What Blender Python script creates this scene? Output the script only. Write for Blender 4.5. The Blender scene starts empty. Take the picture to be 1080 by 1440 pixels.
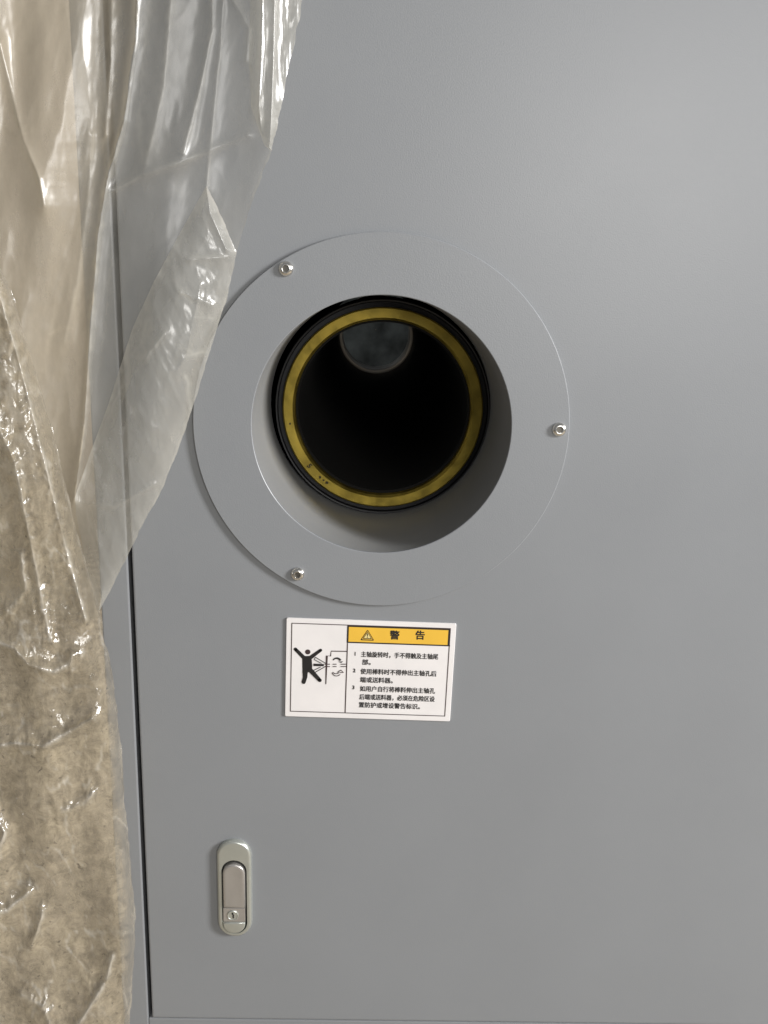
import bpy, bmesh, math, random
import numpy as np
from mathutils import Matrix, Vector

random.seed(7)
scene = bpy.context.scene
COL = scene.collection
R = math.radians

# ------------------------------------------------------------------ camera
F_PX = 1250.0                      # focal length in photo pixels (1080 x 1440)
VP = (522.0, 395.0)                # where the panel's normal points in the photo
ROLL = 0.030
SLANT = 0.6875                     # metres from lens to panel along the view axis
Yc = Vector((VP[0] - 540, 720 - VP[1], F_PX)).normalized()      # world +Y in (right, up, fwd)
Zc = Vector((math.sin(ROLL), math.cos(ROLL), 0))
Zc = (Zc - Vector((0, 0, 1)) * ((Zc.dot(Yc)) / Yc.z)).normalized()
Xc = Vector((Yc.y * Zc.z - Yc.z * Zc.y, Yc.z * Zc.x - Yc.x * Zc.z, Yc.x * Zc.y - Yc.y * Zc.x))
Xc = -Xc if Xc.x < 0 else Xc
RIGHT = Vector((Xc.x, Yc.x, Zc.x)); UP = Vector((Xc.y, Yc.y, Zc.y)); FWD = Vector((Xc.z, Yc.z, Zc.z))
CAM = Vector((0, 0, 1.0)) - FWD * SLANT
cd = bpy.data.cameras.new('camera'); cam = bpy.data.objects.new('camera', cd); COL.objects.link(cam)
cam.matrix_world = Matrix(((RIGHT.x, UP.x, -FWD.x, CAM.x), (RIGHT.y, UP.y, -FWD.y, CAM.y),
                           (RIGHT.z, UP.z, -FWD.z, CAM.z), (0, 0, 0, 1)))
cd.sensor_fit = 'VERTICAL'; cd.sensor_height = 36.0; cd.lens = 36.0 * F_PX / 1440.0
cd.clip_start = 0.01; cd.clip_end = 100
scene.camera = cam


def at(px, py, y=0.0):
    """photo pixel -> point on the plane Y = y"""
    d = RIGHT * ((px - 540) / F_PX) + UP * ((720 - py) / F_PX) + FWD
    return CAM + d * ((y - CAM.y) / d.y)


# ------------------------------------------------------------------ world and lamps
w = bpy.data.worlds.new('World'); scene.world = w; w.use_nodes = True
w.node_tree.nodes['Background'].inputs[0].default_value = (0.97, 0.98, 1.0, 1)
w.node_tree.nodes['Background'].inputs[1].default_value = 0.21
scene.view_settings.view_transform = 'Standard'; scene.view_settings.look = 'None'
scene.view_settings.exposure = 0.0; scene.view_settings.gamma = 1.0
scene.view_settings.use_curve_mapping = False
scene.cycles.max_bounces = 10; scene.cycles.transparent_max_bounces = 24


def area(name, loc, target, size, size_y, power, col):
    l = bpy.data.lights.new(name, 'AREA'); l.shape = 'RECTANGLE'; l.size = size; l.size_y = size_y
    l.energy = power; l.color = col
    o = bpy.data.objects.new(name, l); COL.objects.link(o); o.location = loc
    o.rotation_euler = (Vector(target) - Vector(loc)).to_track_quat('-Z', 'Y').to_euler()
    return o


area('window_light', (2.9, -1.35, 1.95), (0, 0, 0.95), 0.65, 0.9, 152, (1.0, 0.99, 0.98))
_p = at(890, 240); _d = (_p - CAM).normalized(); _d.y = -_d.y
area('ceiling_light', _p + _d * 2.4, _p, 0.8, 0.7, 20, (1.0, 0.98, 0.95))
area('background_fill', (-1.3, 1.1, 2.7), (-0.9, 1.9, 0.0), 1.2, 0.8, 60, (1.0, 0.95, 0.87))  # added lamp, brightens the wall, floor and bore end from behind


# ------------------------------------------------------------------ helpers
def lin(r, g, b):
    f = lambda c: c / 12.92 if c <= 0.04045 else ((c + 0.055) / 1.055) ** 2.4
    return (f(r / 255), f(g / 255), f(b / 255), 1)


def mat(name, col, rough=0.5, metal=0.0, bump=0.0, bscale=300, bdist=0.0005, var=0.0, vscale=20, coat=0.0, rvar=0.0):
    m = bpy.data.materials.new(name); m.use_nodes = True
    nt = m.node_tree; N = nt.nodes; L = nt.links; p = N['Principled BSDF']
    p.inputs['Base Color'].default_value = col if len(col) == 4 else (*col, 1)
    p.inputs['Roughness'].default_value = rough; p.inputs['Metallic'].default_value = metal
    p.inputs['Coat Weight'].default_value = coat
    geo = N.new('ShaderNodeNewGeometry')
    if var:
        n = N.new('ShaderNodeTexNoise'); n.inputs['Scale'].default_value = vscale; n.inputs['Detail'].default_value = 5
        L.new(geo.outputs['Position'], n.inputs['Vector'])
        r = N.new('ShaderNodeMapRange'); r.inputs[1].default_value = 0.3; r.inputs[2].default_value = 0.7
        r.inputs[3].default_value = 1 - var; r.inputs[4].default_value = 1 + var
        L.new(n.outputs['Fac'], r.inputs[0])
        h = N.new('ShaderNodeHueSaturation'); h.inputs['Color'].default_value = p.inputs['Base Color'].default_value
        L.new(r.outputs[0], h.inputs['Value']); L.new(h.outputs[0], p.inputs['Base Color'])
    if rvar:
        n = N.new('ShaderNodeTexNoise'); n.inputs['Scale'].default_value = vscale * 2; n.inputs['Detail'].default_value = 4
        L.new(geo.outputs['Position'], n.inputs['Vector'])
        r = N.new('ShaderNodeMapRange'); r.inputs[1].default_value = 0.3; r.inputs[2].default_value = 0.7
        r.inputs[3].default_value = rough - rvar; r.inputs[4].default_value = rough + rvar
        L.new(n.outputs['Fac'], r.inputs[0]); L.new(r.outputs[0], p.inputs['Roughness'])
    if bump:
        n = N.new('ShaderNodeTexNoise'); n.inputs['Scale'].default_value = bscale; n.inputs['Detail'].default_value = 2
        L.new(geo.outputs['Position'], n.inputs['Vector'])
        b = N.new('ShaderNodeBump'); b.inputs['Strength'].default_value = bump; b.inputs['Distance'].default_value = bdist
        L.new(n.outputs['Fac'], b.inputs['Height']); L.new(b.outputs[0], p.inputs['Normal'])
    return m


def film_mat(name, haze, haze_var, haze_col, gloss_rough, bump, bscale, mottled=0.0, gloss=0.065):
    m = bpy.data.materials.new(name); m.use_nodes = True
    nt = m.node_tree; N = nt.nodes; L = nt.links
    N.remove(N['Principled BSDF']); out = N['Material Output']
    geo = N.new('ShaderNodeNewGeometry')
    n1 = N.new('ShaderNodeTexNoise'); n1.inputs['Scale'].default_value = 22; n1.inputs['Detail'].default_value = 8
    n1.inputs['Roughness'].default_value = 0.65
    mp = N.new('ShaderNodeMapping'); mp.inputs['Scale'].default_value = (1.6, 1.0, 0.7)
    L.new(geo.outputs['Position'], mp.inputs['Vector']); L.new(mp.outputs[0], n1.inputs['Vector'])
    r = N.new('ShaderNodeMapRange'); r.inputs[1].default_value = 0.3; r.inputs[2].default_value = 0.72
    r.inputs[3].default_value = haze - haze_var; r.inputs[4].default_value = haze + haze_var
    L.new(n1.outputs['Fac'], r.inputs[0])
    # a slanted layer of film is a longer way through its haze
    lw = N.new('ShaderNodeLayerWeight'); lw.inputs['Blend'].default_value = 0.35
    ma = N.new('ShaderNodeMath'); ma.operation = 'MULTIPLY_ADD'; ma.inputs[1].default_value = 0.45; ma.use_clamp = True
    L.new(lw.outputs['Facing'], ma.inputs[0])
    ac = N.new('ShaderNodeAttribute'); ac.attribute_name = 'crease'
    ad = N.new('ShaderNodeAttribute'); ad.attribute_name = 'dust'
    mu = N.new('ShaderNodeMath'); mu.operation = 'MULTIPLY'
    L.new(r.outputs[0], mu.inputs[0]); L.new(ad.outputs['Fac'], mu.inputs[1]); L.new(mu.outputs[0], ma.inputs[2])
    mc = N.new('ShaderNodeMath'); mc.operation = 'MULTIPLY_ADD'; mc.inputs[1].default_value = 0.40; mc.use_clamp = True
    L.new(ac.outputs['Fac'], mc.inputs[0]); L.new(ma.outputs[0], mc.inputs[2])
    df = N.new('ShaderNodeBsdfDiffuse'); tl = N.new('ShaderNodeBsdfTranslucent')
    df.inputs[0].default_value = (*haze_col, 1); tl.inputs[0].default_value = (*haze_col, 1)
    if mottled:
        n2 = N.new('ShaderNodeTexNoise'); n2.inputs['Scale'].default_value = 100; n2.inputs['Detail'].default_value = 10
        n2.inputs['Roughness'].default_value = 0.8; n2.inputs['Distortion'].default_value = 0.6
        L.new(geo.outputs['Position'], n2.inputs['Vector'])
        cr = N.new('ShaderNodeValToRGB'); e = cr.color_ramp.elements
        c = np.array(haze_col)
        e[0].position = 0.30; e[0].color = (*(c * (1 - mottled)), 1)
        e[1].position = 0.68; e[1].color = (*np.minimum(c * (1 + mottled), 0.85), 1)
        L.new(n2.outputs['Fac'], cr.inputs[0])
        n3 = N.new('ShaderNodeTexNoise'); n3.inputs['Scale'].default_value = 210; n3.inputs['Detail'].default_value = 3
        L.new(geo.outputs['Position'], n3.inputs['Vector'])
        sp = N.new('ShaderNodeMapRange'); sp.inputs[1].default_value = 0.66; sp.inputs[2].default_value = 0.74; sp.inputs[3].default_value = 1.0; sp.inputs[4].default_value = 0.25
        L.new(n3.outputs['Fac'], sp.inputs[0])
        hs = N.new('ShaderNodeHueSaturation'); L.new(cr.outputs[0], hs.inputs['Color']); L.new(sp.outputs[0], hs.inputs['Value'])
        mixc = N.new('ShaderNodeMix'); mixc.data_type = 'RGBA'; L.new(ac.outputs['Fac'], mixc.inputs['Factor'])
        L.new(hs.outputs[0], mixc.inputs['A']); mixc.inputs['B'].default_value = (0.80, 0.76, 0.68, 1)
        L.new(mixc.outputs['Result'], df.inputs[0]); L.new(mixc.outputs['Result'], tl.inputs[0])
    hz = N.new('ShaderNodeMixShader'); hz.inputs[0].default_value = 0.45
    L.new(df.outputs[0], hz.inputs[1]); L.new(tl.outputs[0], hz.inputs[2])
    tr = N.new('ShaderNodeBsdfTransparent'); tr.inputs[0].default_value = (0.96, 0.96, 0.95, 1)
    mx = N.new('ShaderNodeMixShader')
    L.new(mc.outputs[0], mx.inputs[0]); L.new(tr.outputs[0], mx.inputs[1]); L.new(hz.outputs[0], mx.inputs[2])
    nb = N.new('ShaderNodeTexNoise'); nb.inputs['Scale'].default_value = bscale; nb.inputs['Detail'].default_value = 6
    nb.inputs['Distortion'].default_value = 1.2
    L.new(mp.outputs[0], nb.inputs['Vector'])
    b = N.new('ShaderNodeBump'); b.inputs['Strength'].default_value = bump; b.inputs['Distance'].default_value = 0.003
    L.new(nb.outputs['Fac'], b.inputs['Height'])
    gl = N.new('ShaderNodeBsdfGlossy'); gl.inputs['Roughness'].default_value = gloss_rough
    L.new(b.outputs[0], gl.inputs['Normal']); L.new(b.outputs[0], df.inputs['Normal'])
    fr = N.new('ShaderNodeLayerWeight'); fr.inputs['Blend'].default_value = 0.5; L.new(b.outputs[0], fr.inputs['Normal'])
    pw = N.new('ShaderNodeMath'); pw.operation = 'POWER'; pw.inputs[1].default_value = 4.0; L.new(fr.outputs['Facing'], pw.inputs[0])
    m2 = N.new('ShaderNodeMath'); m2.operation = 'MULTIPLY_ADD'; m2.inputs[1].default_value = 0.5; m2.inputs[2].default_value = gloss; m2.use_clamp = True
    L.new(pw.outputs[0], m2.inputs[0])
    fx = N.new('ShaderNodeMixShader'); L.new(m2.outputs[0], fx.inputs[0])
    L.new(mx.outputs[0], fx.inputs[1]); L.new(gl.outputs[0], fx.inputs[2]); L.new(fx.outputs[0], out.inputs['Surface'])
    return m


M = {
    'paint': mat('grey_paint', (0.252, 0.262, 0.275), 0.37, bump=0.2, bscale=1000, bdist=0.0005, var=0.03, vscale=6, rvar=0.02),
    'collar': mat('collar_paint', (0.272, 0.274, 0.274), 0.42, bump=0.12, bscale=800, bdist=0.0005, var=0.05, vscale=14),
    'rubber': mat('black_rubber', (0.012, 0.012, 0.013), 0.6),
    'black': mat('black_steel', (0.005, 0.005, 0.006), 0.5, 0.0, bump=0.2, bscale=200, var=0.2, vscale=40),
    'brass': mat('brass', (0.38, 0.28, 0.05), 0.40, 0.85, bump=0.3, bscale=120, bdist=0.0008, var=0.36, vscale=45, rvar=0.12),
    'stamp': mat('stamped_mark', (0.03, 0.02, 0.005), 0.7),
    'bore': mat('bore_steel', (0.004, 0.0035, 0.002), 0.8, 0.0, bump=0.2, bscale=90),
    'steel': mat('dull_steel', (0.30, 0.30, 0.30), 0.35, 0.8),
    'endplate': mat('far_plate_grey', (0.085, 0.10, 0.107), 0.35, 0.3, var=0.6, vscale=22),  # uneven grey of the added plate behind the bore
    'chrome': mat('screw_steel', (0.78, 0.76, 0.72), 0.22, 1.0),
    'zinc': mat('satin_zinc', (0.56, 0.58, 0.54), 0.30, 0.7, bump=0.15, bscale=900, bdist=0.0003, var=0.06, vscale=60),
    'zinc2': mat('satin_zinc_lever', (0.52, 0.50, 0.48), 0.30, 0.7, bump=0.1, bscale=900, bdist=0.0003, var=0.05, vscale=60),
    'dark_steel': mat('socket_steel', (0.2, 0.19, 0.17), 0.4, 0.9),
    'dark': mat('gap_shade', (0.022, 0.022, 0.02), 0.6),  # near-black colour for the shade in the keyhole and paddle gap
    'white': mat('sign_white', (0.83, 0.80, 0.79), 0.32, var=0.03, vscale=40),
    'yellow': mat('sign_yellow', (0.83, 0.50, 0.055), 0.45, var=0.04, vscale=40),
    'pale': mat('sign_pale_yellow', (0.80, 0.66, 0.28), 0.4),
    'ink': mat('black_ink', (0.014, 0.012, 0.012), 0.5),
    'ink2': mat('brown_black_ink', (0.05, 0.03, 0.03), 0.5),
    'concrete': mat('concrete', (0.34, 0.295, 0.23), 0.85, bump=0.6, bscale=60, bdist=0.01, var=0.45, vscale=26),
    'wall': mat('plaster', (0.42, 0.365, 0.295), 0.9, bump=0.2, bscale=30, bdist=0.01, var=0.06, vscale=2),
    'film': film_mat('clear_film', 0.22, 0.09, (0.66, 0.635, 0.57), 0.36, 0.04, 26),
    'flap': film_mat('double_film', 0.26, 0.10, (0.68, 0.66, 0.60), 0.22, 0.12, 34),
    'dusty': film_mat('dusty_film', 0.56, 0.28, (0.42, 0.36, 0.26), 0.13, 0.35, 80, mottled=0.6, gloss=0.12),
    'beige': film_mat('yellowed_film', 0.36, 0.15, (0.54, 0.475, 0.37), 0.3, 0.06, 30),
}


def tag(o, label=None, cat=None, group=None, kind=None):
    for k, v in (('label', label), ('category', cat), ('group', group), ('kind', kind)):
        if v: o[k] = v
    return o


def empty(name, loc, label, cat, group=None, rot=(0, 0, 0)):
    o = bpy.data.objects.new(name, None); COL.objects.link(o); o.location = loc; o.rotation_euler = rot
    o.empty_display_size = 0.02
    return tag(o, label, cat, group)


def obj(name, verts, faces, m, parent=None, smooth=False, auto=None, bevel=0.0, loc=None):
    me = bpy.data.meshes.new(name); me.from_pydata([tuple(v) for v in verts], [], faces)
    bm = bmesh.new(); bm.from_mesh(me); bmesh.ops.recalc_face_normals(bm, faces=bm.faces)
    if bevel:
        es = [e for e in bm.edges if e.is_manifold and e.calc_face_angle(0) > 0.6]
        bmesh.ops.bevel(bm, geom=es, offset=bevel, segments=2, affect='EDGES', profile=0.6)
    if smooth:
        for f in bm.faces: f.smooth = True
        for e in bm.edges:
            if e.is_manifold and e.calc_face_angle(0) > (auto or 0.7): e.smooth = False
    bm.to_mesh(me); bm.free()
    me.materials.append(M[m])
    o = bpy.data.objects.new(name, me); COL.objects.link(o)
    if parent: o.parent = parent
    if loc: o.location = loc
    return o


def lathe(profile, n=96, cx=0, cz=0, rfun=None):
    """profile of (radius, y); axis along Y"""
    V, Fc = [], []
    for k, (r, y) in enumerate(profile):
        for i in range(n):
            a = 2 * math.pi * i / n
            rr = r * (rfun(k, a) if rfun else 1)
            V.append((cx + rr * math.cos(a), y, cz + rr * math.sin(a)))
    for k in range(len(profile) - 1):
        for i in range(n):
            j = (i + 1) % n
            Fc.append((k * n + i, k * n + j, (k + 1) * n + j, (k + 1) * n + i))
    return V, Fc


def disc(r, y, n=48, cx=0, cz=0):
    return [(cx + r * math.cos(2 * math.pi * i / n), y, cz + r * math.sin(2 * math.pi * i / n)) for i in range(n)], [tuple(range(n))]


def box(x0, x1, y0, y1, z0, z1):
    v = [(x, y, z) for x in (x0, x1) for y in (y0, y1) for z in (z0, z1)]
    f = [(0, 1, 3, 2), (4, 6, 7, 5), (0, 4, 5, 1), (2, 3, 7, 6), (0, 2, 6, 4), (1, 5, 7, 3)]
    return v, f


def join(*parts):
    V, Fc = [], []
    for v, f in parts:
        b = len(V); V += list(v); Fc += [tuple(i + b for i in q) for q in f]
    return V, Fc


def holed_plate(x0, x1, z0, z1, cx, cz, r, y0, y1, n=96):
    """slab with a round hole; outline is a rectangle"""
    ang = sorted([2 * math.pi * i / n for i in range(n)] +
                 [math.atan2(z - cz, x - cx) % (2 * math.pi) for x in (x0, x1) for z in (z0, z1)])
    inn, out = [], []
    for a in ang:
        c, s = math.cos(a), math.sin(a)
        tx = ((x1 - cx) / c if c > 0 else (x0 - cx) / c) if abs(c) > 1e-9 else 1e9
        tz = ((z1 - cz) / s if s > 0 else (z0 - cz) / s) if abs(s) > 1e-9 else 1e9
        t = min(tx, tz)
        inn.append((cx + r * c, cz + r * s)); out.append((cx + t * c, cz + t * s))
    k = len(ang); V = []
    for y in (y0, y1):
        V += [(x, y, z) for x, z in inn] + [(x, y, z) for x, z in out]
    Fc = []
    for i in range(k):
        j = (i + 1) % k
        Fc += [(i, j, k + j, k + i), (2 * k + i, 3 * k + i, 3 * k + j, 2 * k + j),
               (k + i, k + j, 3 * k + j, 3 * k + i), (i, 2 * k + i, 2 * k + j, j)]
    return V, Fc


def prism(loop, y0, y1):
    """loop of (x, z) extruded from y0 (front) to y1"""
    n = len(loop)
    V = [(x, y0, z) for x, z in loop] + [(x, y1, z) for x, z in loop]
    return V, [tuple(range(n)), tuple(range(2 * n - 1, n - 1, -1))] + [(i, (i + 1) % n, n + (i + 1) % n, n + i) for i in range(n)]


def loft(loops, cap_last=True, cap_first=False):
    """list of loops of 3-D points, same count"""
    n = len(loops[0]); V = [p for l in loops for p in l]; Fc = []
    for k in range(len(loops) - 1):
        for i in range(n):
            j = (i + 1) % n
            Fc.append((k * n + i, k * n + j, (k + 1) * n + j, (k + 1) * n + i))
    if cap_last: Fc.append(tuple((len(loops) - 1) * n + i for i in range(n)))
    if cap_first: Fc.append(tuple(range(n)))
    return V, Fc


# ------------------------------------------------------------------ the setting
seam_x = at(195, 1000).x
door_z0 = at(212, 1431).z
cab_x0 = seam_x - 0.026
GAP = 0.0036
hole = Vector((-0.0036, 0, 1.0655))         # centre of the opening, plate and collar
plate_c = hole.copy()
ds = (at(540, 598) - at(539, 598)).length   # metres per photo pixel at the opening
R_OPEN = 0.0976
R_PLATE = 0.1415

g = obj('ground', [(-6, -4, 0), (6, -4, 0), (6, 6, 0), (-6, 6, 0)], [(0, 1, 2, 3)], 'concrete'); tag(g, kind='structure')
wl = obj('wall', *box(-6, 6, 3.2, 3.35, 0, 3.4), 'wall'); tag(wl, kind='structure')

# machine cabinet around the door
cab = empty('machine_cabinet', (cab_x0, 0, 0), 'grey painted machine cabinet frame beside and below the door', 'machine')
X = lambda x: x - cab_x0
D_CAB = 1.2
xr, zt, dx1 = 0.75, 1.75, 0.62
obj('left_stile', *box(0, X(seam_x) - GAP, 0, 0.03, 0.02, zt), 'paint', cab, bevel=0.0012)
obj('bottom_rail', *box(X(seam_x) - GAP, X(xr), 0.0005, 0.03, 0.02, door_z0 - 0.0012), 'paint', cab, bevel=0.0012)
obj('right_stile', *box(X(dx1) + 0.002, X(xr), 0, 0.03, door_z0, zt), 'paint', cab, bevel=0.0012)
obj('top_rail', *box(X(seam_x) - GAP, X(dx1) + 0.002, 0.0005, 0.03, 1.62, zt), 'paint', cab, bevel=0.0012)
obj('side_panel', *box(0.001, 0.004, 0.03, D_CAB, 0.02, zt), 'paint', cab)
obj('side_panel', *box(X(xr) - 0.004, X(xr) - 0.001, 0.03, D_CAB, 0.02, zt), 'paint', cab)
obj('top_panel', *box(0.001, X(xr), 0.03, D_CAB, zt - 0.004, zt - 0.001), 'paint', cab)
obj('bottom_panel', *box(0.001, X(xr), 0.03, D_CAB, 0.021, 0.024), 'paint', cab)
obj('back_panel', *holed_plate(0.004, X(xr) - 0.004, 0.024, zt - 0.004, X(hole.x), hole.z, 0.093, D_CAB - 0.004, D_CAB - 0.001), 'black', cab)
obj('gap_backing', *box(X(seam_x) - 0.012, X(seam_x) + 0.014, 0.0305, 0.036, 0.05, zt - 0.02), 'rubber', cab)  # unseen black strip added behind the seam to keep the gap dark
obj('foot', *box(0.01, X(xr) - 0.01, 0.02, D_CAB - 0.05, 0.0, 0.02), 'rubber', cab)

# ------------------------------------------------------------------ the door and its lock
door = empty('machine_door', (seam_x, 0, door_z0), 'plain grey painted steel machine door with a round opening', 'door')
V, Fc = holed_plate(0, dx1 - seam_x, 0, 1.617 - door_z0, hole.x - seam_x, hole.z - door_z0, R_OPEN + 0.004, 0.0, 0.022)
obj('door_panel', V, Fc, 'paint', door, bevel=0.0014)


def stadium(w, h, x=0, z=0, n=14):
    r = w / 2; c = h / 2 - r; L = []
    for i in range(n + 1):
        a = math.pi * i / n; L.append((x + r * math.cos(a), z + c + r * math.sin(a)))
    for i in range(n + 1):
        a = math.pi + math.pi * i / n; L.append((x + r * math.cos(a), z - c + r * math.sin(a)))
    return L


lp = at(330.5, 1247)
lo = Vector((lp.x - seam_x, 0, lp.z - door_z0))
s = (at(331, 1247) - at(330, 1247)).length * 1.0
sv = (at(331, 1246) - at(331, 1247)).length


def l3(loop, y): return [(x, y, z) for x, z in loop]


W, H = 48 * s, 134 * sv
mm = 0.001
loops = [l3(stadium(W, H), 0.0), l3(stadium(W, H), -2.2 * mm), l3(stadium(W - 1.2 * mm, H - 1.2 * mm), -3.6 * mm),
         l3(stadium(W - 3.2 * mm, H - 3.2 * mm), -4.3 * mm), l3(stadium(W - 5.0 * mm, H - 5.0 * mm), -4.4 * mm)]
# front face with the recess: recess loop is a stadium lowered in the bezel
rw, rh, rz = 35.5 * s, 103.5 * sv, -10.5 * sv
loops += [l3(stadium(rw, rh, 0, rz), -4.4 * mm), l3(stadium(rw - 0.6 * mm, rh - 0.6 * mm, 0, rz), -4.0 * mm),
          l3(stadium(rw - 0.6 * mm, rh - 0.6 * mm, 0, rz), -0.8 * mm)]
lock = obj('lock', *loft(loops, cap_last=False), 'zinc', door, smooth=True, auto=0.6, loc=lo)
obj('recess', *prism(stadium(rw + 0.4 * mm, rh + 0.4 * mm, 0, rz), -0.9 * mm, -0.3 * mm), 'dark', lock)  # floor coloured dark as the shade around the paddle
lock['label'] = 'oblong satin silver paddle lock with a key cylinder'


def yz(py): return (1247 - py) * sv


# lever: round top, straight bottom
def lever_loop(inset, w=31.0 * s, top=yz(1210.5), bot=yz(1271.2), x=-0.2 * s, n=18):
    r = w / 2 - inset; L = []
    for i in range(n + 1):
        a = math.pi * i / n; L.append((x + r * math.cos(a), top - w / 2 + r * math.sin(a) * 1.0))
    L += [(x - r, bot + inset), (x - r * 0.34, bot + inset), (x + r * 0.34, bot + inset), (x + r, bot + inset)]
    return L


obj('paddle', *loft([l3(lever_loop(0), -0.8 * mm), l3(lever_loop(0), -4.6 * mm), l3(lever_loop(0.5 * mm), -5.5 * mm),
                     l3(lever_loop(1.3 * mm), -5.9 * mm), l3(lever_loop(3.2 * mm), -5.7 * mm)]), 'zinc2', lock, smooth=True, auto=0.9)
kx0, kx1 = -16 * s, 15.0 * s
obj('key_block', *box(kx0, kx1, -5.0 * mm, -0.8 * mm, yz(1291.2), yz(1271.8)), 'zinc2', lock, bevel=0.5 * mm)
kc = (-2.3 * s, yz(1281.6))
V, Fc = lathe([(8.0 * s, -5.0 * mm), (8.0 * s, -5.5 * mm), (7.0 * s, -5.9 * mm), (6.4 * s, -5.55 * mm)], 32, *kc)
V2, F2 = disc(6.4 * s, -5.55 * mm, 32, *kc)
obj('key_cylinder', *join((V, Fc), (V2, F2)), 'zinc', lock, smooth=True, auto=0.5)
V, Fc = prism([(kc[0] + x * s, kc[1] + z * s) for x, z in ((-1.7, 4.4), (0.4, 4.8), (1.1, 2.2), (2.0, 0.2), (1.5, -2.4), (1.9, -4.3), (0, -4.6), (-0.6, -2.2), (-0.2, 0.6), (-1.5, 2.0))],
              -5.75 * mm, -5.4 * mm)
obj('keyhole', V, Fc, 'dark', lock)


def cap_loop(inset):
    w = 31.5 * s; r = w / 2 - inset; L = []; top = yz(1291.8); x = -0.9 * s
    L += [(x - r, top - inset), (x - r * 0.3, top - inset), (x + r * 0.3, top - inset), (x + r, top - inset)][::-1]
    for i in range(19):
        a = math.pi + math.pi * i / 18; L.append((x + r * math.cos(a), top - 4.5 * s + r * math.sin(a) * 0.92))
    return L


obj('lower_cap', *loft([l3(cap_loop(0), -0.8 * mm), l3(cap_loop(0), -4.0 * mm), l3(cap_loop(0.6 * mm), -5.2 * mm),
                        l3(cap_loop(1.4 * mm), -5.4 * mm)]), 'zinc', lock, smooth=True, auto=0.9)

# ------------------------------------------------------------------ round cover plate with collar
cov = empty('cover_plate', (plate_c.x, 0, plate_c.z), 'round grey steel cover plate screwed on around the opening', 'cover plate')
T = 0.0032
hx, hz = hole.x - plate_c.x, hole.z - plate_c.z
n = 160
loops = []
for (r, y, c) in ((R_PLATE, -0.0003, 0), (R_PLATE, -T + 0.0005, 0), (R_PLATE - 0.0002, -T + 0.0002, 0), (R_PLATE - 0.0005, -T, 0), (R_OPEN + 0.0005, -T, 1), (R_OPEN, -T + 0.0004, 1), (R_OPEN, -0.0003, 1)):
    loops.append([(c * hx + r * math.cos(2 * math.pi * i / n), y, c * hz + r * math.sin(2 * math.pi * i / n)) for i in range(n)])
obj('flange', *loft(loops, cap_last=False), 'paint', cov, smooth=True, auto=0.4)
V, Fc = lathe([(R_OPEN + 0.0025, -0.0003), (R_OPEN, -0.0004), (R_OPEN - 0.0002, 0.02), (R_OPEN - 0.0004, 0.128), (R_OPEN + 0.0025, 0.128), (R_OPEN + 0.0025, 0.0)], 128, hx, hz)
obj('collar', V, Fc, 'collar', cov, smooth=True, auto=0.5)
for (px, py, rz) in ((402, 378, 0.2), (786, 604, 0.7), (418.5, 807, 1.1)):
    p = at(px, py, -T)
    r = 10.2 * ds

    def hexr(k, a, rz=rz):
        if k < 6: return 1
        b = (a + rz) % (math.pi / 3) - math.pi / 6
        return math.cos(math.pi / 6) / math.cos(b) * 1.08
    prof = [(r, 0), (r, -0.0006), (r * 0.93, -0.0017), (r * 0.78, -0.0026), (r * 0.60, -0.0031), (r * 0.50, -0.0032), (r * 0.44, -0.0031), (r * 0.42, -0.0016)]
    V, Fc = lathe(prof, 36, rfun=hexr)
    sc = obj('screw', V, Fc, 'chrome', cov, smooth=True, auto=0.8, loc=(p.x - plate_c.x, -T, p.z - plate_c.z))
    V, Fc = disc(r * 0.42, -0.0016, 36)
    obj('socket', V, Fc, 'dark_steel', sc)

# ------------------------------------------------------------------ spindle end inside the collar
YB = 0.115                                       # depth of its face behind the door
sp_c = Vector((-0.0012, YB, 1.0633))
dk = (at(540, 572, YB) - at(539, 572, YB)).length
RB, RO, RI = 0.0950, 0.0882, 0.0768
LB = 1.17
spn = empty('spindle', (sp_c.x, YB, sp_c.z), 'hollow black spindle end with brass ring inside the round opening', 'spindle')
bx_, bz_ = hole.x - sp_c.x, hole.z - sp_c.z
V, Fc = lathe([(RB - 0.004, 0.16), (RB, 0.15), (RB, 0.004), (RB - 0.002, 0.0005), (RO + 0.006, 0.0), (RO + 0.004, 0.004), (RO, 0.004)], 128)
obj('pulley_face', V, Fc, 'black', spn, smooth=True, auto=0.5)
V, Fc = lathe([(RO, 0.004), (RO, -0.001), (RO - 0.0012, -0.0022), (RI + 0.0025, -0.0022), (RI + 0.0006, 0.0), (RI + 0.0003, 0.007)], 128)
br = obj('brass_ring', V, Fc, 'brass', spn, smooth=True, auto=0.35)
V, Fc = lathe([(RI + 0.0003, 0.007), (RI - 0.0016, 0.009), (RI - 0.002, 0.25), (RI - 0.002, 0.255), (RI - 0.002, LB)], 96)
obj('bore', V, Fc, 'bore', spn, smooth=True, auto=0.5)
V, Fc = lathe([(RB - 0.004, 0.16), (RI + 0.01, 0.165), (RI + 0.006, LB - 0.02), (RI - 0.002, LB)], 64)
obj('spindle_tube', V, Fc, 'black', spn, smooth=True)
for yy, rr in ((LB - 0.09, 0.006), (LB - 0.0, 0.0045)):
    V, Fc = lathe([(RI - 0.002, yy - 0.02), (RI - 0.002 - rr * 0.8, yy - 0.012), (RI - 0.002 - rr, yy), (RI - 0.002, yy + 0.004)], 96)
    obj('bore_shoulder', V, Fc, 'steel', spn, smooth=True, auto=0.5)
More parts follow.
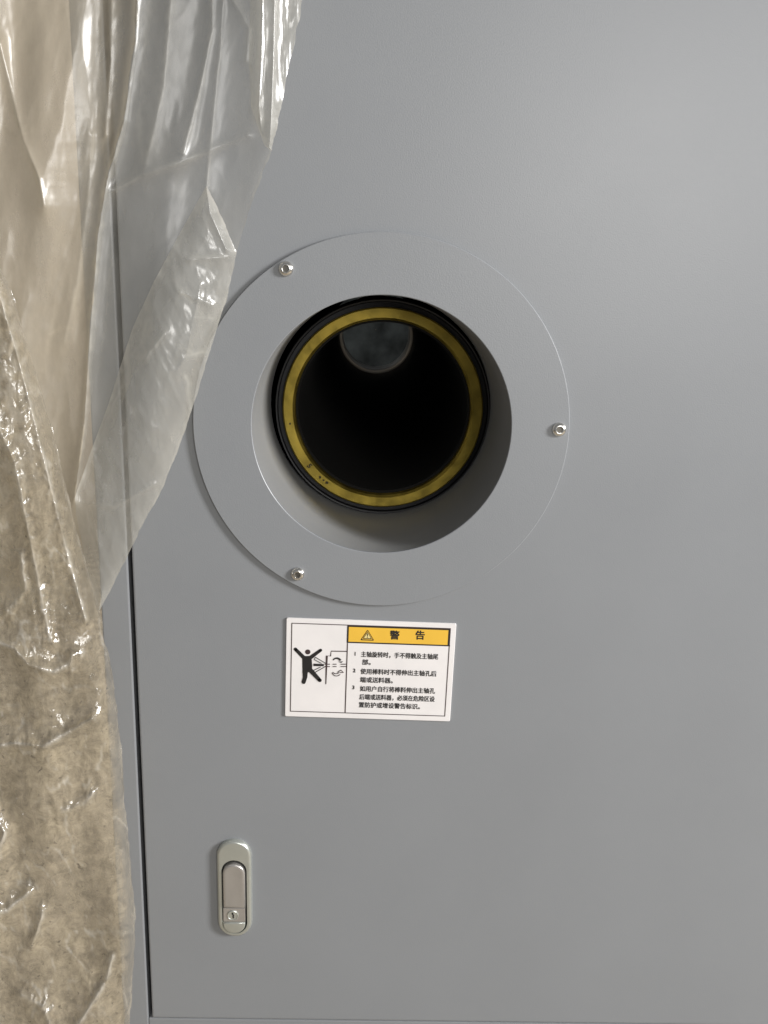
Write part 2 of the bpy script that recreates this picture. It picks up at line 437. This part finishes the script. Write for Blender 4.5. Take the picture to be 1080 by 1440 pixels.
# plain grey plate added in place of dim light through the bore
ch = empty('far_plate', (sp_c.x, YB + LB + 0.16, sp_c.z), 'dim grey plate added behind the far end of the bore', 'far_plate')
V, Fc = lathe([(0.17, 0.05), (0.17, 0.004), (0.166, 0.0), (0.0005, 0.0)], 64)
obj('far_plate_disc', V, Fc, 'endplate', ch, smooth=True, auto=0.4)

# stamped marks on the brass ring
def text_mesh(body, size, name, m, parent, loc, rot=(math.pi / 2, 0, 0), width=None, bold=0.0, align='LEFT', bold2=0.0):
    c = bpy.data.curves.new('text', 'FONT'); c.body = body; c.size = size; c.offset = bold; c.resolution_u = 3
    c.align_x = align; c.align_y = 'CENTER'
    t = bpy.data.objects.new('text', c); COL.objects.link(t)
    dg = bpy.context.evaluated_depsgraph_get()
    me = bpy.data.meshes.new_from_object(t.evaluated_get(dg)); me.name = name
    bpy.data.objects.remove(t); bpy.data.curves.remove(c)
    if width:
        xs = [v.co.x for v in me.vertices]; k = width / (max(xs) - min(xs)); x0 = min(xs)
        for v in me.vertices: v.co.x = (v.co.x - x0) * k
    if bold2:
        V0 = [v.co.copy() for v in me.vertices]; F0 = [tuple(p.vertices) for p in me.polygons]; V, Fc = [], []
        for k, (dx, dz) in enumerate(((0, 0), (1, 0), (0, 1), (1, 1))):
            b = len(V); V += [(v.x + (dx - .5) * bold2, v.y + (dz - .5) * bold2, k * 0.00002) for v in V0]; Fc += [tuple(i + b for i in f) for f in F0]
        me = bpy.data.meshes.new(name); me.from_pydata(V, [], Fc)
    me.materials.clear(); me.materials.append(M[m])
    o = bpy.data.objects.new(name, me); COL.objects.link(o); o.parent = parent; o.location = loc; o.rotation_euler = rot
    return o


RM = (RO + RI) / 2
a = R(219)
text_mesh('5', 0.0062, 'stamped_mark', 'stamp', br, (RM * math.cos(a), -0.00235, RM * math.sin(a)), (math.pi / 2, R(51), 0), bold=0.0003, align='CENTER')
for ang, k in ((228.5, 1.0), (231.5, 0.8), (234.0, 1.1), (190.0, 0.7)):      # worn marks that can no longer be read
    a = R(ang); cxm, czm = RM * math.cos(a), RM * math.sin(a)
    lp_ = [(cxm + k * 0.0017 * random.uniform(0.45, 1.1) * math.cos(2 * math.pi * i / 9), czm + k * 0.0017 * random.uniform(0.45, 1.1) * math.sin(2 * math.pi * i / 9)) for i in range(9)]
    obj('worn_mark', *prism(lp_, -0.00235, -0.0021), 'stamp', br)

# ------------------------------------------------------------------ warning sign
TL, TR, BR_, BL = at(403, 868), at(640.5, 876), at(633.5, 1013.5), at(401, 1006)
ex = ((TR - TL) + (BR_ - BL)).normalized(); ez = Vector((-ex.z, 0, ex.x))
cen = (TL + TR + BR_ + BL) / 4
SW = ((TR - TL).length + (BR_ - BL).length) / 2; SH = ((TL - BL).length + (TR - BR_).length) / 2
tilt = math.atan2(ex.z, ex.x)
sign = empty('warning_sign', (cen.x, 0, cen.z), 'white and yellow Chinese warning sign with pictogram below the opening', 'sign', rot=(0, -tilt, 0))
ST = 0.0016


def uv(px, py):
    d = at(px, py, -ST) - cen
    return (d.dot(ex), d.dot(ez))


def z2(zx, zy): return uv(390 + zx * 0.25, 855 + zy * 0.25)
def z8(zx, zy): return uv(400 + zx / 9.0, 860 + zy / 9.0)


hw, hh = SW / 2, SH / 2
def rrect(hw, hh, r, n=5):
    L = []
    for cx_, cz_, a0 in ((hw - r, hh - r, 0), (-hw + r, hh - r, 90), (-hw + r, -hh + r, 180), (hw - r, -hh + r, 270)):
        for i in range(n + 1):
            a = R(a0 + 90 * i / n); L.append((cx_ + r * math.cos(a), cz_ + r * math.sin(a)))
    return L


obj('backing', *loft([l3(rrect(hw, hh, 0.0012), -0.0002), l3(rrect(hw, hh, 0.0012), -ST + 0.0003), l3(rrect(hw - 0.0003, hh - 0.0003, 0.001), -ST)]), 'white', sign)
INK = -ST - 0.00018
YEL = -ST - 0.00009


def flat(name, loops, m, y=INK, parent=None):
    V, Fc = [], []
    for l in loops:
        b = len(V); V += [(x, y, z) for x, z in l]; Fc.append(tuple(range(b, b + len(l))))
    return obj(name, V, Fc, m, parent or sign)


def stroke(pts, wd):
    """quads along a polyline of (x, z), mitred simply by overlap-free joints"""
    P = [Vector(p) for p in pts]; Lf, Rt = [], []
    for i, p in enumerate(P):
        d = (P[min(i + 1, len(P) - 1)] - P[max(i - 1, 0)]).normalized(); nn = Vector((-d.y, d.x))
        k = 1.0
        if 0 < i < len(P) - 1:
            d1 = (P[i] - P[i - 1]).normalized(); k = 1 / max(0.5, abs(Vector((-d1.y, d1.x)).dot(nn)))
        ww = (wd[i] if isinstance(wd, (list, tuple)) else wd) / 2 * k
        Lf.append(tuple(p + nn * ww)); Rt.append(tuple(p - nn * ww))
    return [[Lf[i], Lf[i + 1], Rt[i + 1], Rt[i]] for i in range(len(P) - 1)]


def blob(x, z, r, n=20): return [(x + r * math.cos(2 * math.pi * i / n), z + r * math.sin(2 * math.pi * i / n)) for i in range(n)]


px1 = ds                                    # one photo pixel on the panel, in metres
# sign-local frame lines come from the straight sign, so they stay parallel to its edges
bx0, bz1 = z2(82, 88)[0], z2(520, 100)[1]
bx1, bz0 = z2(958, 360)[0], z2(520, 594)[1]
mx, hz0 = z2(390, 340)[0], z2(680, 202)[1]
lw_ = 0.0007
flat('border', stroke([(bx0 - lw_ / 2, bz1), (bx1 + lw_ / 2, bz1)], lw_) + stroke([(bx0 - lw_ / 2, bz0), (bx1 + lw_ / 2, bz0)], lw_) +
     stroke([(bx0, bz1 - lw_ / 2), (bx0, bz0 + lw_ / 2)], lw_) + stroke([(bx1, bz1 - lw_ / 2), (bx1, bz0 + lw_ / 2)], lw_) +
     stroke([(mx, hz0 - lw_), (mx, bz0 + lw_ / 2)], lw_ * 1.2), 'ink2')
flat('header', [[(mx, hz0), (bx1, hz0), (bx1, bz1), (mx, bz1)]], 'yellow', YEL)
hb = 0.0011
flat('header_border', stroke([(mx - hb / 2, hz0), (bx1 + hb / 2, hz0)], hb) + stroke([(mx - hb / 2, bz1 - lw_ / 2 - hb / 2), (bx1 - lw_ / 2, bz1 - lw_ / 2 - hb / 2)], hb) +
     stroke([(mx, hz0 + hb / 2), (mx, bz1 - lw_ / 2 - hb)], hb * 1.2) + stroke([(bx1 - lw_ / 2 - hb / 2, hz0 + hb / 2), (bx1 - lw_ / 2 - hb / 2, bz1 - lw_ / 2 - hb)], hb), 'ink')
# warning triangle
tx, tz = z2(507, 155)
tr_h = 70 * 0.25 * px1; tw = 84 * 0.25 * px1


def tri(k, dz=0.0):
    h = tr_h * k; w_ = tw * k
    pts = [(tx, tz + h * 0.56), (tx - w_ / 2, tz - h * 0.44), (tx + w_ / 2, tz - h * 0.44)]
    L = []
    for i in range(3):                      # round the corners
        p = Vector(pts[i]); a = Vector(pts[i - 1]); b = Vector(pts[(i + 1) % 3])
        for t in (0.0, 0.5, 1.0):
            q0 = p + (a - p).normalized() * w_ * 0.09; q1 = p + (b - p).normalized() * w_ * 0.09
            L.append(tuple(q0 * (1 - t) ** 2 + p * 2 * t * (1 - t) + q1 * t * t))
    return L


flat('warning_triangle', [tri(1.0)], 'ink', INK)
flat('triangle_inset', [tri(0.80)], 'yellow', INK - 0.00008)
flat('triangle_inset', [tri(0.66)], 'ink', INK - 0.00016)
flat('triangle_inset', [tri(0.50)], 'pale', INK - 0.00024)
flat('exclamation_mark', [[(tx - 0.0004, tz + tr_h * 0.2), (tx + 0.0004, tz + tr_h * 0.2), (tx + 0.00028, tz - tr_h * 0.06), (tx - 0.00028, tz - tr_h * 0.06)],
                          blob(tx, tz - tr_h * 0.14, 0.0004, 10)], 'ink', INK - 0.00032)
RX = (math.pi / 2, 0, 0)
for ch_, zx in (('警', 660), ('告', 803)):
    x, z = z2(zx, 156)
    text_mesh(ch_, 52 * 0.25 * px1 * 1.15, 'title_character', 'ink', sign, (x, INK, z), RX, bold2=0.00045, align='CENTER')
lines = [('1', 430, 258, None), ('主轴旋转时，手不得触及主轴尾', 472, 262, 462), ('部。', 476, 306, None), ('2', 425, 352, None),
         ('使用棒料时不得伸出主轴孔后', 468, 358, 459), ('端或送料器。', 466, 405, 197), ('3', 420, 447, None),
         ('如用户自行将棒料伸出主轴孔', 465, 455, 456), ('后端或送料器，必须在危险区设', 462, 501, 458), ('置防护或增设警告标识。', 459, 546, 372)]
for body, zx, zy, wd in lines:
    x, z = z2(zx, zy)
    text_mesh(body, 33 * 0.25 * px1 * (1.18 if not body.isdigit() else 1.0), 'text_line', 'ink', sign, (x, INK, z), RX, width=wd * 0.25 * px1 if wd else None, bold2=0.0002 if not body.isdigit() else 0.0003)


# pictogram: struck figure
def limb(pts, wds):
    P = [z8(*p) for p in pts]; W_ = [k / 9.0 * px1 * (1.22 if k > 20 else 1.35) for k in wds]
    q = stroke(P, W_)
    return q


def cap(p, r): return blob(*z8(*p), (r * 1.2 if r < 30 else r) / 9.0 * px1, 18)


torso = [z8(*p) for p in ((225, 578), (240, 562), (322, 560), (345, 585), (352, 700), (345, 745), (298, 770), (285, 760), (228, 770))]
flat('struck_figure', [torso], 'ink', INK)
flat('struck_figure', limb([(140, 475), (262, 598)], (38, 46)) + [cap((140, 475), 20)], 'ink', INK - 0.00004)
flat('struck_figure', limb([(458, 488), (305, 600)], (34, 46)) + [cap((458, 488), 18)], 'ink', INK - 0.00008)
flat('struck_figure', [[z8(*p) for p in ((228, 750), (233, 830), (216, 892), (232, 915), (256, 914), (268, 898), (290, 830), (298, 750))]], 'ink', INK - 0.00012)
flat('struck_figure', limb([(310, 720), (448, 868)], (58, 42)) + [cap((448, 868), 22)], 'ink', INK - 0.00016)
flat('figure_head', [cap((296, 510), 36)], 'ink2', INK)
flat('machine_outline', stroke([z8(790, 503), z8(592, 500), z8(585, 562), z8(537, 558), z8(524, 918)], 14 / 9 * px1), 'ink2', INK)
flat('bar_end', limb([(368, 672), (500, 676)], (30, 26)) + limb([(392, 575), (535, 660)], (7, 7)) + limb([(378, 605), (470, 655)], (7, 7)) +
     limb([(392, 575), (378, 605)], (7, 7)) + limb([(385, 770), (525, 690)], (7, 7)) + limb([(372, 742), (460, 698)], (7, 7)) + limb([(385, 770), (372, 742)], (7, 7)), 'ink', INK - 0.0002)
flat('bar_dash', sum([limb([(x0, y), (x1, y)], (9, 9)) for x0, x1 in ((510, 578), (612, 660), (712, 782)) for y in (664, 694)], []), 'ink2', INK - 0.00024)


def arc(cx, cy, r, a0, a1, n=12, sy=1.0): return [(cx + r * math.cos(R(a0 + (a1 - a0) * i / n)), cy - r * sy * math.sin(R(a0 + (a1 - a0) * i / n))) for i in range(n + 1)]


a1 = arc(662, 640, 52, 150, 25)
flat('rotation_arrow', limb(a1, [10 + 16 * i / 12 for i in range(13)]) + [[z8(682, 630), z8(745, 628), z8(718, 648)]], 'ink', INK - 0.0002)
a2 = arc(660, 755, 58, 195, 320)
flat('rotation_arrow', limb(a2, [8] * 13) + limb(arc(655, 735, 50, 215, 318), [8] * 13) + limb([(672, 768), (715, 738), (745, 768), (700, 772)], (8, 8, 8, 8)), 'ink2', INK - 0.0002)

# ------------------------------------------------------------------ plastic film
def pnoise(x, y, seed):
    rg = np.random.RandomState(seed); T_ = 64
    ang = rg.rand(T_, T_) * 2 * np.pi
    xi = np.floor(x).astype(int); yi = np.floor(y).astype(int); xf = x - xi; yf = y - yi
    f = lambda t: t * t * t * (t * (t * 6 - 15) + 10)

    def g(ix, iy, dx, dy):
        a = ang[ix % T_, iy % T_]; return np.cos(a) * dx + np.sin(a) * dy
    u, v = f(xf), f(yf)
    a = g(xi, yi, xf, yf) * (1 - u) + g(xi + 1, yi, xf - 1, yf) * u
    b = g(xi, yi + 1, xf, yf - 1) * (1 - u) + g(xi + 1, yi + 1, xf - 1, yf - 1) * u
    return (a * (1 - v) + b * v) * 1.5


def ridged(x, y, seed, octv=3):
    t = 0; amp = 1.0
    for k in range(octv):
        t = t + amp * (1 - 2 * np.abs(pnoise(x * 2 ** k + 3.1 * k, y * 2 ** k, seed + k)))
        amp *= 0.5
    return t / 1.75


def seg_dist(px, py, poly):
    best = np.full(px.shape, 1e9)
    for (x0, y0), (x1, y1) in zip(poly[:-1], poly[1:]):
        dx, dy = x1 - x0, y1 - y0
        t = np.clip(((px - x0) * dx + (py - y0) * dy) / (dx * dx + dy * dy), 0, 1)
        best = np.minimum(best, np.hypot(px - x0 - t * dx, py - y0 - t * dy))
    return best


def film(name, m, parent, left, right, rows, cols, depth, lines=(), dust=None, crumple=None):
    """sheet between two outlines (photo pixels); depth(px, py, u) in metres in front of the door"""
    y0 = max(left[0][1], right[0][1]); y1 = min(left[-1][1], right[-1][1])
    py = np.linspace(y0, y1, rows)
    lx = np.interp(py, [p[1] for p in left], [p[0] for p in left])
    rx = np.interp(py, [p[1] for p in right], [p[0] for p in right])
    wob = pnoise(py / 23.0, py * 0 + 0.5, 91) * 2.2 + pnoise(py / 7.0, py * 0 + 1.5, 92) * 0.7
    u = np.linspace(0, 1, cols)
    PX = lx[:, None] + (rx + wob - lx)[:, None] * u[None, :]
    PY = np.repeat(py[:, None], cols, 1)
    dep = depth(PX, PY, np.repeat(u[None, :], rows, 0))
    dirs = (np.array(RIGHT)[None, None] * ((PX - 540) / F_PX)[..., None] + np.array(UP)[None, None] * ((720 - PY) / F_PX)[..., None] + np.array(FWD)[None, None])
    P = np.array(CAM) + dirs * ((-dep - CAM.y) / dirs[..., 1])[..., None]
    P = P - np.array(parent.location)
    idx = np.arange(rows * cols).reshape(rows, cols)
    Fc = np.stack([idx[:-1, :-1], idx[:-1, 1:], idx[1:, 1:], idx[1:, :-1]], -1).reshape(-1, 4)
    me = bpy.data.meshes.new(name); me.from_pydata(P.reshape(-1, 3).tolist(), [], Fc.tolist())
    me.polygons.foreach_set('use_smooth', [True] * len(Fc)); me.materials.append(M[m])
    cw = np.zeros(PX.shape)
    for poly, k, wd in lines:
        q = seg_dist(PX + 2.5 * pnoise(PX / 14, PY / 14, 77), PY, poly)
        brk = np.clip(0.75 + 0.9 * pnoise(PX / 30, PY / 45, 78), 0.15, 1)
        cw = np.maximum(cw, k * np.exp(-(q / wd) ** 1.3) * brk)
    if crumple is not None: cw = np.maximum(cw, crumple(PX, PY))
    a = me.attributes.new('crease', 'FLOAT', 'POINT'); a.data.foreach_set('value', np.clip(cw, 0, 1).ravel())
    du = dust(PX, PY) if dust is not None else np.ones(PX.shape)
    a = me.attributes.new('dust', 'FLOAT', 'POINT'); a.data.foreach_set('value', du.ravel())
    o = bpy.data.objects.new(name, me); COL.objects.link(o); o.parent = parent
    return o


sheet = empty('plastic_sheet', (cab_x0, -0.03, 0.4), 'clear crumpled plastic sheet hanging over the left edge of the grey machine', 'plastic sheet')
R_EDGE = [(492, -260), (425, 0), (411, 80), (398, 140), (383, 210), (352, 290), (333, 355), (310, 450), (272, 570), (232, 680), (190, 760), (165, 810), (139, 858)]
creases = [  # polyline, height in mm, half width in px
    ([(205, -260), (190, 60), (174, 170), (150, 255), (138, 330), (128, 450), (118, 600), (104, 705)], 9, 15),
    ([(158, 268), (200, 245), (255, 228), (310, 205), (348, 190)], 3.0, 9),
    ([(300, -260), (298, 40), (280, 130), (258, 215)], 4.0, 12),
    ([(318, -60), (310, 60), (300, 160), (290, 265)], 3.0, 12),
    ([(328, 0), (350, 40), (346, 85)], 2.5, 8),
    ([(0, 60), (32, 195), (55, 250), (62, 290)], 6.0, 12),
    ([(160, -260), (155, 90), (148, 190)], 4.0, 14),
    ([(130, 190), (122, 290), (108, 400), (90, 480)], 2.5, 16),
    ([(245, -60), (230, 120), (205, 230)], 2.5, 20),
]


def depA(px, py, u):
    d = 0.022 + 0.010 * pnoise((px + 0.10 * py) / 110, py / 620, 3) + 0.0022 * pnoise((px + 0.18 * py) / 46, py / 300, 5)
    for poly, h, wd in creases:
        q = seg_dist(px, py, poly); d = d + h * 1e-3 * np.exp(-q / wd)
    d = d + 0.0007 * ridged((px + 0.2 * py) / 60, py / 160, 11) + 0.00012 * pnoise(px / 14, py / 22, 19)
    return np.maximum(d, 0.003)


film('hanging_film', 'film', sheet, [(-190, -260), (-190, 858)], R_EDGE, 500, 340, depA,
     [(p, 0.9 if h > 5 else 0.6, 3.2) for p, h, wd in creases] + [(R_EDGE, 0.7, 2.5)] +
     [([(355, 0), (352, 80), (355, 150), (364, 195)], 0.7, 4), ([(212, -20), (200, 90), (196, 200), (206, 240)], 0.35, 4), ([(40, 240), (52, 330), (70, 460)], 0.3, 5),
      ([(160, 330), (150, 420), (140, 520)], 0.25, 4), ([(240, 420), (200, 480), (196, 400)], 0.3, 3)],
     crumple=lambda x, y: 0.35 * np.clip(ridged((x + 0.2 * y) / 120, y / 340, 15, 2) - 0.72, 0, 1) * 3)


def depFlap(px, py, u):
    d = depA(px, py, u) + 0.006 + 0.006 * np.sin(np.pi * np.clip(u, 0, 1)) + 0.0014 * ridged((px - 0.45 * py) / 46, (py + 0.5 * px) / 120, 23)
    for poly, h, wd in (([(262, 365), (320, 362)], 2.5, 6), ([(255, 410), (300, 430)], 3, 8), ([(290, 262), (296, 300), (318, 350)], 4, 8),
                        ([(230, 470), (190, 520), (160, 600)], 2.5, 10), ([(282, 400), (262, 500), (250, 520)], 2, 8), ([(100, 705), (160, 712), (220, 680)], 2.0, 7)):
        d = d + h * 1e-3 * np.exp(-seg_dist(px, py, poly) / wd)
    return d


film('folded_flap', 'flap', sheet, [(290, 262), (252, 330), (217, 395), (187, 460), (152, 570), (126, 640), (105, 700), (118, 780), (136, 852), (138, 858)],
     [(291, 262), (314, 310), (333, 355), (322, 405), (310, 450), (272, 570), (232, 680), (190, 760), (165, 810), (139, 858)], 300, 130, depFlap,
     [([(290, 262), (252, 330), (217, 395), (187, 460), (152, 570), (126, 640), (105, 700)], 1.0, 5), ([(290, 262), (314, 310), (333, 355)], 1.0, 5),
      ([(270, 362), (318, 360)], 0.7, 3), ([(255, 410), (272, 425)], 0.8, 3), ([(276, 445), (298, 448)], 0.8, 3), ([(250, 485), (275, 500)], 0.7, 3), ([(262, 500), (285, 495)], 0.8, 4),
      ([(230, 470), (205, 505), (196, 520)], 0.6, 4), ([(262, 530), (268, 575)], 0.7, 5), ([(100, 708), (160, 712), (215, 682)], 0.35, 3), ([(210, 450), (130, 640), (108, 715)], 0.5, 5),
      ([(118, 700), (125, 740), (140, 800)], 0.35, 3), ([(128, 603), (142, 600)], 1.0, 3)],
     crumple=lambda x, y: 0.8 * np.clip(ridged((x - 0.4 * y) / 42, (y + 0.4 * x) / 110, 57, 2) - 0.72, 0, 1) * 2.4 * np.clip((620 - y) / 200, 0, 1))


def depInner(px, py, u):
    d = depA(px, py, u) + 0.004 + 0.010 * np.sin(np.pi * np.clip(u, 0, 1)) * np.clip(py / 400 + 0.5, 0.3, 1)
    d = d + 0.004 * pnoise((px - 0.05 * py) / 60, py / 380, 63) + 0.0012 * ridged((px + 0.1 * py) / 55, py / 240, 65, 2)
    return d


film('inner_fold', 'beige', sheet, [(-200, -260), (-200, 870)],
     [(212, -260), (190, 60), (175, 170), (150, 255), (138, 330), (128, 450), (118, 600), (105, 705), (122, 800), (140, 870)], 430, 200, depInner,
     [([(175, 168), (150, 255), (138, 330), (128, 450), (118, 600), (105, 705)], 1.0, 4), ([(156, -60), (152, 90), (146, 200), (150, 255)], 0.6, 3),
      ([(0, 110), (20, 160), (45, 230), (58, 280)], 0.7, 4), ([(130, 190), (118, 280), (104, 330)], 0.4, 6), ([(0, 180), (25, 195), (40, 185)], 0.6, 6),
      ([(70, 470), (90, 460), (102, 462)], 0.6, 4), ([(78, 430), (60, 520)], 0.3, 5), ([(104, 420), (110, 520), (104, 640)], 0.35, 4)])


def depTop(px, py, u):
    d = depA(px, py, u) + 0.005 + 0.004 * np.sin(np.pi * u) + 0.0006 * ridged(px / 26, py / 220, 31)
    for poly, h, wd in (([(370, -260), (368, 60), (364, 150), (368, 190)], 4, 7), ([(392, -260), (384, 100), (380, 200)], 3, 6)):
        d = d + h * 1e-3 * np.exp(-seg_dist(px, py, poly) / wd)
    return d


film('folded_edge', 'flap', sheet, [(346, -260), (352, 0), (350, 80), (353, 150), (372, 205), (382, 212)],
     [(492, -260), (425, 0), (411, 80), (398, 140), (384, 208), (383, 212)], 220, 70, depTop,
     [([(368, -260), (366, 60), (362, 150), (372, 195)], 0.9, 6), ([(352, 0), (350, 80), (353, 150), (372, 205)], 0.6, 3), ([(392, -260), (386, 100), (381, 200)], 0.5, 3)])

B_EDGE = [(-25, 330), (14, 405), (42, 490), (77, 620), (108, 745), (142, 870), (160, 960), (171, 1060), (180, 1180), (190, 1290), (188, 1360), (182, 1440), (170, 1720)]
B_LINES = [([(0, 905), (20, 912), (40, 935), (75, 945), (96, 935), (102, 922)], 7, 10), ([(-40, 1055), (20, 1045), (60, 1050), (130, 1010)], 8, 10),
           ([(-30, 1290), (10, 1280), (40, 1255)], 7, 9), ([(-5, 400), (30, 520), (60, 640), (92, 770), (120, 870)], 6, 9),
           ([(45, 1330), (58, 1290), (60, 1280)], 5, 7), ([(110, 1440), (130, 1410), (146, 1385)], 5, 6), ([(150, 1375), (158, 1345)], 5, 5),
           ([(-20, 560), (20, 650), (50, 800), (70, 900)], 5, 12), ([(-10, 1140), (6, 1170), (-4, 1200)], 5, 8), ([(10, 860), (35, 830), (30, 780)], 3, 10),
           ([(30, 1400), (60, 1415), (70, 1440)], 4, 9), ([(90, 1140), (118, 1130), (130, 1115)], 3, 7)]


def depB(px, py, u):
    e = np.interp(py, [p[1] for p in B_EDGE], [p[0] for p in B_EDGE])
    roll = np.clip((e - px) / 60.0, 0, 1)
    d = 0.045 + 0.022 * np.sqrt(np.clip(1 - (1 - roll) ** 2, 0, 1)) + 0.012 * pnoise((px - 0.2 * py) / 80, py / 240, 41)
    near = np.zeros(px.shape)
    for poly, h, wd in B_LINES: near = np.maximum(near, np.exp(-seg_dist(px, py, poly) / 14))
    d = d + 0.0022 * ridged((px - 0.18 * py) / 70, py / 150, 43, 3)
    d = d + 0.0020 * ridged((px + 0.5 * py) / 16, (py - 0.5 * px) / 30, 47, 3) * np.clip(near * 1.2 + pnoise(px / 50, py / 60, 61) * 0.5 - 0.1, 0, 1)
    for poly, h, wd in B_LINES:
        d = d + h * 1e-3 * np.exp(-seg_dist(px, py, poly) / wd)
    return d


def dustB(px, py):
    e = np.interp(py, [p[1] for p in B_EDGE], [p[0] for p in B_EDGE])
    t = np.clip((e - px - 3 + 7 * pnoise(px / 25, py / 40, 71)) / 16, 0, 1)
    return 0.35 + 0.65 * t * t * (3 - 2 * t)


def crumpB(px, py):
    a = np.clip(ridged((px - 0.2 * py) / 34, py / 46, 81, 3) - 0.66, 0, 1) * 3.0
    pale = np.exp(-((px - 10) / 45) ** 2 - ((py - 560) / 170) ** 2)      # paler patch near the left edge
    return np.clip(a * np.clip(0.35 + 0.8 * pnoise(px / 60, py / 80, 83), 0.0, 0.8) + 0.45 * pale * np.clip(0.6 + 1.2 * pnoise(px / 12, py / 18, 85), 0, 1), 0, 1)


film('gathered_film', 'dusty', sheet, [(-230, 330), (-230, 1720)], B_EDGE, 580, 290, depB,
     [(p, 0.85, 3.0) for p, h, wd in B_LINES] + [(B_EDGE, 0.5, 2.5)], dustB, crumpB)
